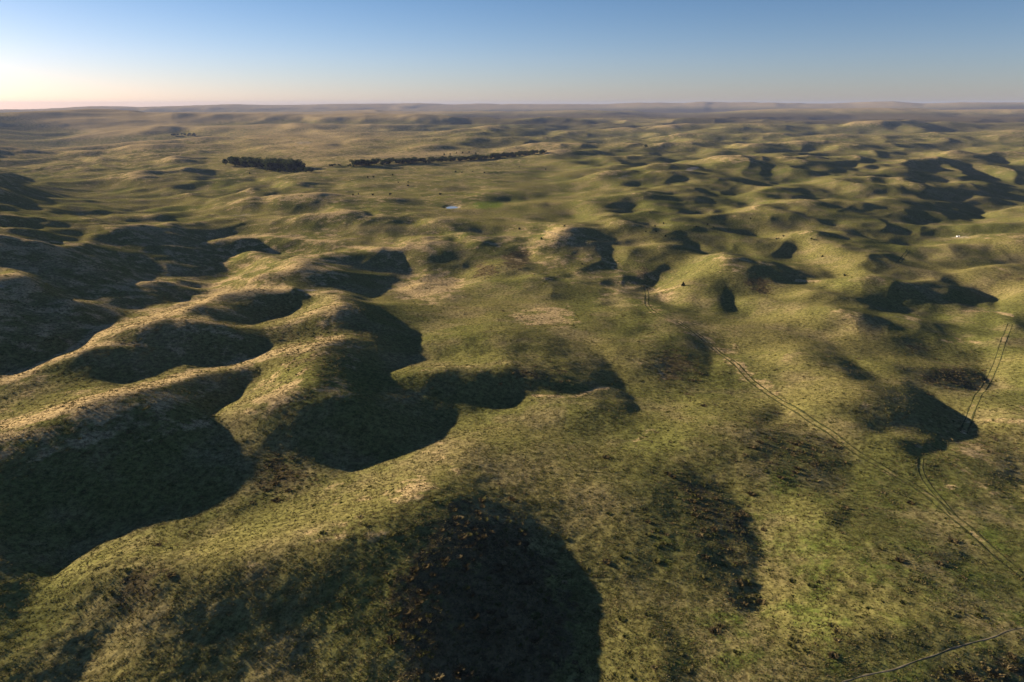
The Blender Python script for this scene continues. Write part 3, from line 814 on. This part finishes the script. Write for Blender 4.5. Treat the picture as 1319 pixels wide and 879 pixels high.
M_steel = plain('glint_pale_steel', col(.62, .62, .60), col(.78, .78, .76), 1.5, .5, .3)  # tank steel: its pale tone stands in for a sun glint
def water_material():
    N = NT('still_water'); p = N.n('ShaderNodeBsdfPrincipled'); p.inputs['Base Color'].default_value = col(.26, .28, .28)  # pale base puts the pond's white sky glint into the colour
    p.inputs['Roughness'].default_value = .03; p.inputs['IOR'].default_value = 1.33
    g = N.n('ShaderNodeNewGeometry'); b = N.n('ShaderNodeBump'); b.inputs['Strength'].default_value = .05; N.put(b.inputs['Height'], N.noise(1.5, 2, .5, g.outputs['Position']))
    N.put(p.inputs['Normal'], b.outputs[0]); N.put(N.out.inputs[0], p.outputs[0]); return N.m
M_water = water_material()

# ------------------------------------------------------------------ the ground: one sheet out to the horizon
def rows():
    r = [3.]
    while r[-1] < 14500:
        q = r[-1]; r.append(q*(1.25 if q < 50 else 1.02 if q < 84 else 1.0038 if q < 300 else 1.006 if q < 1500 else 1.0105))
    return np.array(r)
def columns():
    f = np.linspace(-math.radians(45.5), math.radians(45.5), 1000)
    a = np.linspace(math.radians(45.5), math.radians(75), 60)[1:]; b = np.linspace(math.radians(75), math.radians(285), 50)[1:-1]; c = np.linspace(math.radians(285), math.radians(314.5), 60)[:-1]
    return np.concatenate([f, a, b, c])
RR, TC = rows(), columns()
X = RR[:, None]*np.sin(TC)[None]; Y = RR[:, None]*np.cos(TC)[None]
SP = np.maximum(np.gradient(RR)[:, None], RR[:, None]*np.gradient(TC)[None].clip(0, .1))
Z = heights(X, Y, SP)
gm = grid_mesh('ground', np.stack([X, Y, Z], -1).reshape(-1, 3), len(RR), len(TC), M_ground, wrap=True)
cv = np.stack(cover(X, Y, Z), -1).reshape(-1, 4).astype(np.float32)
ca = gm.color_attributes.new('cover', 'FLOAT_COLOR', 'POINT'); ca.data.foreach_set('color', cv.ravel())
ground = tag(obj('ground', gm), kind='structure')
# the small disc straight under the viewpoint
n0 = len(TC); V0 = [(0, 0, float(Z[0].mean()))]+[(X[0, i], Y[0, i], Z[0, i]) for i in range(0, n0, 20)]
k0 = len(V0)-1; ground_centre = tag(obj('ground', mesh('ground_centre', V0, [(0, 1+(i+1) % k0, 1+i) for i in range(k0)], M_ground)), kind='structure')

def ground_z(x, y):
    """height of the ground sheet as meshed (bilinear in its own cells)"""
    r = np.hypot(x, y); t = np.arctan2(x, y)
    j = np.clip(np.searchsorted(RR, r)-1, 0, len(RR)-2); i = np.clip(np.searchsorted(TC[:1000], t)-1, 0, 998)
    b = (r-RR[j])/(RR[j+1]-RR[j]); a = np.clip((t-TC[i])/(TC[i+1]-TC[i]), 0, 1)
    return (Z[j, i]*(1-a)+Z[j, i+1]*a)*(1-b)+(Z[j+1, i]*(1-a)+Z[j+1, i+1]*a)*b

# ------------------------------------------------------------------ ruts and paths
def resample(P, step):
    P = smooth_closed(smooth_closed(np.array(P), False), False)
    d = np.concatenate([[0], np.cumsum(np.hypot(*np.diff(P, axis=0).T))]); t = np.arange(0, d[-1], step)
    return np.stack([np.interp(t, d, P[:, 0]), np.interp(t, d, P[:, 1])], -1)
def strips(name, pix, offs, width, mat, wob=.12, step=.5, lift=.07):
    P = resample([at(px, py)[:2] for px, py in pix], step)
    T = np.gradient(P, axis=0); T /= np.hypot(T[:, 0], T[:, 1])[:, None]; Nn = np.stack([-T[:, 1], T[:, 0]], -1)
    V, F = [], []
    for o in offs:
        s = np.arange(len(P))*step; c = P+Nn*(o+wob*perlin(s/6+o*9, s*0+2.3))[:, None]
        wd = width*(1+.9*perlin(s/2.5+o*3, s*0+7.7)+.5*perlin(s/9+o, s*0+1.7)).clip(.12, 2)
        k0 = len(V)//1; cols = []
        for e in (-.5, -.17, .17, .5):
            q = c+Nn*(e*wd)[:, None]; z = ground_z(q[:, 0], q[:, 1])+lift-(.05 if abs(e) > .3 else 0)
            cols.append(np.stack([q[:, 0], q[:, 1], z], -1))
        A = np.stack(cols, 1).reshape(-1, 3); base = sum(len(v) for v in V); V.append(A)
        for i in range(len(P)-1):
            for e in range(3): F.append((base+i*4+e, base+(i+1)*4+e, base+(i+1)*4+e+1, base+i*4+e+1))
    m = tri_mesh(name, np.vstack(V), np.array(F), mat)
    return tag(obj(name, m), kind='structure')
for n_, pts_, of_, wd_, mt_, wb_ in TRACKS: strips(n_, pts_, of_, wd_, M_rut if mt_ == 'M_rut' else M_path, wb_, lift=.05 if mt_ == 'M_rut' else .03)

# ------------------------------------------------------------------ pond
def blob(cx, cy, cz, ra, rb, n, seed):
    V = [(cx, cy, cz)]
    for i in range(n):
        a = 2*math.pi*i/n; k = 1+.12*math.sin(2*a+seed)+.07*math.sin(3*a+2*seed)+.04*math.sin(7*a)
        V.append((cx+ra*k*math.cos(a), cy+rb*k*math.sin(a), cz))
    return V, [(0, 1+i, 1+(i+1) % n) for i in range(n)]
V, F = blob(POND[0], POND[1], POND[2]-.3+.06, 5.0, 8.8, 48, 1.3)
tag(obj('pond', mesh('pond', V, F, M_water)), kind='structure')

# ------------------------------------------------------------------ stock tank
def lathe(profile, n=28):
    V = [(r*math.cos(2*math.pi*i/n), r*math.sin(2*math.pi*i/n), z) for r, z in profile for i in range(n)]; F = []
    for k in range(len(profile)-1):
        for i in range(n): F.append((k*n+i, k*n+(i+1) % n, (k+1)*n+(i+1) % n, (k+1)*n+i))
    return V, F
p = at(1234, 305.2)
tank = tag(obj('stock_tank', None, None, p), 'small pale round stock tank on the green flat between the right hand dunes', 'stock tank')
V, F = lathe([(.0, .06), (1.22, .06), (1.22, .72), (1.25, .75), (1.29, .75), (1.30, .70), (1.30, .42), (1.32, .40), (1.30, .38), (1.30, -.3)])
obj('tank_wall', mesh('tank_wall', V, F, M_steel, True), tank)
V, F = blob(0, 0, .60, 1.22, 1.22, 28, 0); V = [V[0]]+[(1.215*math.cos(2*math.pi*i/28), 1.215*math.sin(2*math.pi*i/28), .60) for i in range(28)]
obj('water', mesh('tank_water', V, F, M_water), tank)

# ------------------------------------------------------------------ trees
def crown_mesh(name, h, w, n, leaf, seed, mat, conical=False, low=.12):
    r = np.random.default_rng(seed); V = np.zeros((n*4, 3)); lobes = []
    for k in range(9):
        a = r.random()*6.283; q = r.random()**.6*.30*w; zz = h*(low+.22+r.random()*(.62-low)); s = w*(.17+.15*r.random())
        lobes.append((q*math.cos(a), q*math.sin(a), zz, s, s*(.75+.4*r.random())))
    P = []
    while len(P) < n:
        if conical:
            z = r.random()**1.4; rad = w*.5*(1-z)**.8*(.35+.65*r.random()**.5)*(1+.25*math.sin(5*z*6.28)); a = r.random()*6.283
            P.append((rad*math.cos(a), rad*math.sin(a), h*(.03+.97*z)))
        else:
            x, y, z, s, sz = lobes[r.integers(9)]; d = r.normal(size=3); d /= np.linalg.norm(d); k = r.random()**.33
            q = (x+d[0]*s*k, y+d[1]*s*k, z+d[2]*sz*k)
            if q[2] > h*low*.6: P.append(q)
    P = np.array(P)
    for i in range(n):
        u = r.normal(size=3); u /= np.linalg.norm(u); v = np.cross(u, r.normal(size=3)); v /= np.linalg.norm(v)
        s = leaf*(.6+.8*r.random())
        V[i*4:i*4+4] = P[i]+s*np.array([-u-v*.6, u*.8-v, u+v*.7, -u*.7+v])*.5
    F = np.arange(n*4).reshape(n, 4)
    return tri_mesh(name, V, F, mat, False)
def tube(V, F, p0, p1, r0, r1, n=6):
    d = Vector(p1)-Vector(p0); q = d.to_track_quat('Z', 'Y'); b = len(V)
    for p, r in ((p0, r0), (p1, r1)):
        for i in range(n): V.append(tuple(Vector(p)+q @ Vector((r*math.cos(6.2832*i/n), r*math.sin(6.2832*i/n), 0))))
    for i in range(n): F.append((b+i, b+(i+1) % n, b+n+(i+1) % n, b+n+i))
def trunk_mesh(name, h, seed):
    r = random.Random(seed); V, F = [], []; t = (r.uniform(-.3, .3), r.uniform(-.3, .3), h*.34)
    tube(V, F, (0, 0, -.6), t, h*.028, h*.02)
    for k in range(5):
        a = k*1.2566+r.uniform(-.4, .4); e = (t[0]+math.cos(a)*h*.2, t[1]+math.sin(a)*h*.2, h*r.uniform(.5, .75))
        tube(V, F, t, e, h*.014, h*.004)
    return mesh(name, V, F, M_bark, True)
KINDS = []
for k in range(7):
    h, w = 10, (10.5, 9, 12, 8, 11, 9.5, 10)[k]
    KINDS.append((trunk_mesh('trunk', h, 40+k), crown_mesh('crown', h, w, 460, .95, 60+k, M_leaf)))
TREES = []
def tree(name, x, y, height, k, label, group, cat='tree', width=1.0):
    z = ground_z(np.array([x]), np.array([y]))[0]
    e = tag(obj(name, None, None, (x, y, z)), label, cat, group)
    s = height/10; e.scale = (s*width, s*width, s); e.rotation_euler = (0, 0, rnd.uniform(0, 6.28)); e.empty_display_size = .5
    obj('trunk', KINDS[k][0], e); obj('crown', KINDS[k][1], e); TREES.append(e); return e
def scatter(poly, n, dmin):
    P = np.array(poly, float); out = []; tries = 0
    while len(out) < n and tries < 6000:
        tries += 1; x = rnd.uniform(P[:, 0].min(), P[:, 0].max()); y = rnd.uniform(P[:, 1].min(), P[:, 1].max()); ins = False
        for (ax, ay), (bx, by) in zip(P, np.roll(P, -1, 0)):
            if (ay <= y) != (by <= y) and x < ax+(y-ay)*(bx-ax)/(by-ay): ins = not ins
        if not ins: continue
        g = at(x, y)
        if all((g[0]-o[0])**2+(g[1]-o[1])**2 > dmin*dmin for o in out): out.append((g[0], g[1], x, y))
    return out
GL = 'dark broadleaf tree inside the dense grove on the valley floor'
GG = 'trees packed in the dense grove'
for x, y, px, py in scatter([(292, 211.5), (320, 211.5), (360, 213), (384, 215), (392, 219.5), (372, 220.5), (350, 220), (332, 217.5), (304, 215)], 72, 3.8):
    tree('grove_tree', x, y, rnd.uniform(10, 14.5), rnd.randrange(7), GL, GG, width=1.15)
for x, y, px, py in scatter([(340, 219), (372, 221), (402, 221), (402, 223), (372, 223.5), (350, 222.5)], 18, 3.5):
    tree('grove_tree', x, y, rnd.uniform(4.5, 6.5), rnd.randrange(7), 'low dark tree along the near edge of the dense grove', 'low trees along the near edge of the grove', width=1.25)
def tree_at(px, py, height, label, group=None, width=1.0, name='tree'):
    g = at(px, py); return tree(name, g[0], g[1], height, rnd.randrange(7), label, group, 'tree', width)
tree_at(291, 213.5, 12, 'rounded green tree at the far left end of the dense grove', width=1.2, name='grove_tree')
tree_at(303, 214, 13, 'flat topped tall tree second from the left end of the dense grove', name='grove_tree')
tree_at(331, 215, 14.5, 'tallest dark tree rising from the middle of the dense grove', name='grove_tree')
tree_at(376, 217.5, 11.5, 'round headed tree next to the gap at the right end of the grove', name='grove_tree')
tree_at(385, 218, 12, 'slim tree standing slightly apart at the right end of the grove', width=.75, name='grove_tree')
tree_at(400, 222.5, 5, 'last low tree trailing off the right tip of the grove', width=1.3, name='grove_tree')
# the long line across the valley
line = [(452, 214.2), (470, 213.6), (490, 212.6), (510, 211.6), (530, 210.8), (550, 210), (575, 208.8), (600, 207.4), (620, 206.2), (640, 204.6), (660, 202.6), (680, 200.6), (700, 198.8)]
lx = [p[0] for p in line]; ly = [p[1] for p in line]
LL = 'small dark tree in the long tree line across the valley'; LG = 'trees of the long line across the valley'
n = 0
while n < 185:
    px = rnd.uniform(455, 703); dens = .75+.25*math.sin(px*.11)
    if rnd.random() > dens: continue
    py = np.interp(px, lx, ly)+rnd.uniform(-2.2, .4)*(1.0 if px > 480 else .6)
    tree_at(px, py, rnd.uniform(5.5, 9), LL, LG, 1.5, 'line_tree'); n += 1
for k in range(13):
    px = rnd.uniform(424, 455); tree_at(px, 214.6+rnd.uniform(-.9, .6), rnd.uniform(3, 4.5), 'stunted tree in the thin left end of the long tree line', 'stunted trees at the left end of the tree line', 1.2, 'line_tree')
for px, py in ((588, 198.5), (596, 198), (604, 197.5), (572, 200.5), (580, 200.2), (613, 199)):
    tree_at(px, py, 4, 'small tree on the pink flat just beyond the tree line', 'small trees just beyond the tree line', 1.1, 'line_tree')
for k in range(11):
    px = 221+k*3.1; tree_at(px+rnd.uniform(-1, 1), 174.8+rnd.uniform(-.4, .3), 6+(5 if k in (8, 9) else rnd.uniform(0, 3)), 'tiny dark tree in the small far clump on the upper left plain', 'trees of the far clump on the plain', 1.4, 'far_tree')
tree_at(832, 190.4, 8, 'single dark tree alone on the green slope right of the tree line', width=1.2, name='lone_tree')
# bushes
def bush_kind(k): return crown_mesh('bush', 2, 2.6, 150, .42, 90+k, M_cedar, low=.0)
BUSH = [bush_kind(k) for k in range(4)]
def bush(px, py, h, label, group=None, name='bush', m=None):
    x, y, z = at(px, py); o = tag(obj(name, m or BUSH[rnd.randrange(4)], None, (x, y, ground_z(np.array([x]), np.array([y]))[0]-.1)), label, 'bush', group)
    o.scale = (h/2, h/2, h/2); o.rotation_euler = (0, 0, rnd.uniform(0, 6.28)); return o
g = at(880, 368.2)
lone = tag(obj('cedar_shrub', None, None, (g[0], g[1], ground_z(np.array([g[0]]), np.array([g[1]]))[0])), 'small black green cedar shrub alone on the dune above the track bend', 'shrub')
V, F = [], []; tube(V, F, (0, 0, -.3), (.05, 0, 1.9), .09, .03); obj('trunk', mesh('cedar_trunk', V, F, M_bark, True), lone)
obj('foliage', crown_mesh('cedar_foliage', 2.3, 2.1, 420, .30, 5, M_cedar, True), lone)
for px, py in ((455, 252), (462, 251), (480, 252), (503, 252), (526, 240), (506, 226), (513, 236), (526, 235), (587, 222), (595, 223), (609, 222), (624, 223), (567, 251), (474, 229), (481, 229), (669, 216), (703, 219), (322, 224)):
    bush(px, py, rnd.uniform(1.6, 2.6), 'tiny dark bush dotted over the pale valley floor', 'dark bushes dotted over the valley floor')
for px, py in ((837, 274), (844, 292), (855, 288.5), (832, 299), (845, 299), (697, 309), (669, 296), (727, 292), (857, 305), (967, 282), (911, 290), (919, 294), (1009, 305), (1045, 309), (1059, 331), (1088, 356), (1003, 308), (1000, 309), (750, 341), (776, 341), (897, 293)):
    bush(px, py, rnd.uniform(1.0, 1.7), 'small dark bush dotted among the low green dunes', 'dark bushes dotted among the low dunes')

# ------------------------------------------------------------------ brush and tufts
def clump(n, seed, w=1.2, h=.32, spread=.5):
    """unit tuft: n upright blades and twigs as single triangles"""
    r = np.random.default_rng(seed); V = np.zeros((n, 3, 3))
    a = r.random(n)*6.283; q = r.random(n)**.6*.28*w; b = np.stack([q*np.cos(a), q*np.sin(a), np.zeros(n)-.05], -1)
    a2 = a+r.normal(size=n)*.7; l = spread*(.35+.65*r.random(n)); tip = b+np.stack([l*np.cos(a2)*w, l*np.sin(a2)*w, h*(.45+.55*r.random(n))], -1)
    s = np.stack([-np.sin(a2+r.normal(size=n)), np.cos(a2), np.zeros(n)], -1)*(.10+.16*r.random(n))[:, None]*w
    V[:, 0] = b-s; V[:, 1] = b+s; V[:, 2] = tip
    mid = (b+tip)*.5
    return V
def field():
    out = []
    N = 170000; th = rng.uniform(-math.radians(45), math.radians(45), N); r = np.sqrt(rng.uniform(74**2, 430**2, N))
    x, y = r*np.sin(th), r*np.cos(th); z = ground_z(x, y); st, br, gr, sa = cover(x, y, z)
    cl = np.clip(.5+1.5*perlin(x/11, y/11+40), 0, 1); cl2 = np.clip(.5+1.5*perlin(x/3.5+9, y/3.5), 0, 1)
    px, py = project(x, y, z); right = np.clip((px-560)/350, 0, 1)*np.clip((py-430)/160, 0, 1)
    dens = .006+.012*cl*cl2+1.0*br*(.35+.65*cl2)+1.0*st*cl*cl2+.42*right*cl*cl2
    keep = rng.random(N) < dens*np.clip(230/r, .45, 1)
    keep &= (sa < .2) & (sample(RUTMASK, px, np.maximum(py, 0)) < .5)
    x, y, z, r, st, br = (v[keep] for v in (x, y, z, r, st, br))
    u = rng.random(len(x)); kind = np.where(u < st*1.3, 1, np.where(u < br*.85+.08, 0, 2))
    kind = np.where((kind == 0) & (rng.random(len(x)) < .22), 1, kind)
    size = (.4+.75*rng.random(len(x))**2.5)*np.where(kind == 0, 1.35, .9)
    return x, y, z, r, kind, size
fx, fy, fz, fr, fk, fs = field()
app = fs/fr; px_, py_ = project(fx, fy, fz); inn = (px_ > 0) & (px_ < 1319) & (py_ < 879)
near = np.zeros(len(fx), bool); near[np.argsort(-app*inn)[:300]] = True
PROTO = [clump(20, 200+k) for k in range(8)]
for kind, name, mat in ((0, 'brush_clumps', M_brush), (1, 'straw_tufts', M_straw), (2, 'grass_tufts', M_tuft)):
    idx = np.where((fk == kind) & ~near)[0]; pk = rng.integers(8, size=len(idx)); T = np.stack(PROTO)[pk]
    a = rng.random(len(idx))*6.283; c, s = np.cos(a), np.sin(a)
    Vx = T[..., 0]*c[:, None, None]-T[..., 1]*s[:, None, None]; Vy = T[..., 0]*s[:, None, None]+T[..., 1]*c[:, None, None]
    V = np.stack([Vx, Vy, T[..., 2]], -1)*fs[idx][:, None, None, None]+np.stack([fx[idx], fy[idx], fz[idx]], -1)[:, None, None, :]
    V = V.reshape(-1, 3); m = tri_mesh(name, V, np.arange(len(V)).reshape(-1, 3), mat, False)
    tag(obj(name, m), kind='stuff')
NB = [[tri_mesh('tuft', clump(70, 300+k+10*q, 1.2, .32, .55).reshape(-1, 3), np.arange(210).reshape(-1, 3), mt, False) for k in range(4)] for q, mt in enumerate((M_brush, M_straw, M_tuft))]
LB = (('brush_clump', 'knee high clump of dark brown brush on the near dune slopes', 'shrub', 'clumps of brown brush on the near slopes'),
      ('straw_tuft', 'pale straw coloured tuft standing up from the near dune slopes', 'grass tuft', 'pale straw tufts on the near slopes'),
      ('grass_tuft', 'olive green grass tuft on the near dune slopes', 'grass tuft', 'green grass tufts on the near slopes'))
for i in np.where(near)[0]:
    nm, lb, ct, gp = LB[fk[i]]
    o = tag(obj(nm, NB[fk[i]][rnd.randrange(4)], None, (fx[i], fy[i], fz[i])), lb, ct, gp)
    o.scale = (fs[i],)*3; o.rotation_euler = (0, 0, rnd.uniform(0, 6.28))
# short grass standing all over the near ground, too much to count
Ng = 250000; th = rng.uniform(-math.radians(45.3), math.radians(45.3), Ng); r = 72*np.exp(rng.random(Ng)**1.2*math.log(340/72.))
x, y = r*np.sin(th), r*np.cos(th); z = ground_z(x, y); st, br, gr, sa = cover(x, y, z)
keep = (rng.random(Ng) < .35+.65*np.clip(.5+1.6*perlin(x/4+3, y/4), 0, 1)*np.clip(.55+1.3*perlin(x/21, y/21+8), .08, 1)) & (sa < .2)
mx_, my_ = project(x, y, z); keep &= sample(RUTMASK, mx_, np.maximum(my_, 0)) < .6
x, y, z, st, br, r = (v[keep] for v in (x, y, z, st, br, r)); u = rng.random(len(x))
gk = np.where(u < .30+st, 1, np.where(u < .27+br*.6, 0, 2)); gs = (.17+.23*rng.random(len(x)))*(1+r/400)
BL = np.stack([clump(5, 500+k, 1.15, .42, .75) for k in range(12)])
for kind, name, mat in ((0, 'brown_grass', M_brush), (1, 'dry_grass', M_straw), (2, 'green_grass', M_tuft)):
    idx = np.where(gk == kind)[0]; T = BL[rng.integers(12, size=len(idx))]; a = rng.random(len(idx))*6.283; c, s = np.cos(a)[:, None, None], np.sin(a)[:, None, None]
    V = np.stack([T[..., 0]*c-T[..., 1]*s, T[..., 0]*s+T[..., 1]*c, T[..., 2]], -1)*gs[idx][:, None, None, None]+np.stack([x[idx], y[idx], z[idx]], -1)[:, None, None, :]
    V = V.reshape(-1, 3); tag(obj(name, tri_mesh(name, V, np.arange(len(V)).reshape(-1, 3), mat, False)), kind='stuff')
print('tris', len(gm.polygons)*2, 'grass', len(x), 'tufts', len(fx), 'ground', Z.shape, 'h', Z.min(), Z.max(), 'near', Z[RR < 2500].max())

# ------------------------------------------------------------------ haze
zb, zt = float(Z.min())-1, max(CAM_H, float(Z.max()))+4
B = 14900.0
V = [(sx*B, sy*B, z) for z in (zb, zt) for sx, sy in ((-1, -1), (1, -1), (1, 1), (-1, 1))]
F = [(3, 2, 1, 0), (4, 5, 6, 7), (0, 1, 5, 4), (1, 2, 6, 5), (2, 3, 7, 6), (3, 0, 4, 7)]
hm = NT('haze'); v = hm.n('ShaderNodeVolumePrincipled'); v.inputs['Color'].default_value = col(.32, .40, .68); v.inputs['Density'].default_value = 4.2e-5
v.inputs['Anisotropy'].default_value = 0.0
hm.put(hm.out.inputs['Volume'], v.outputs[0])
tag(obj('haze', mesh('haze', V, F, hm.m)), kind='stuff')
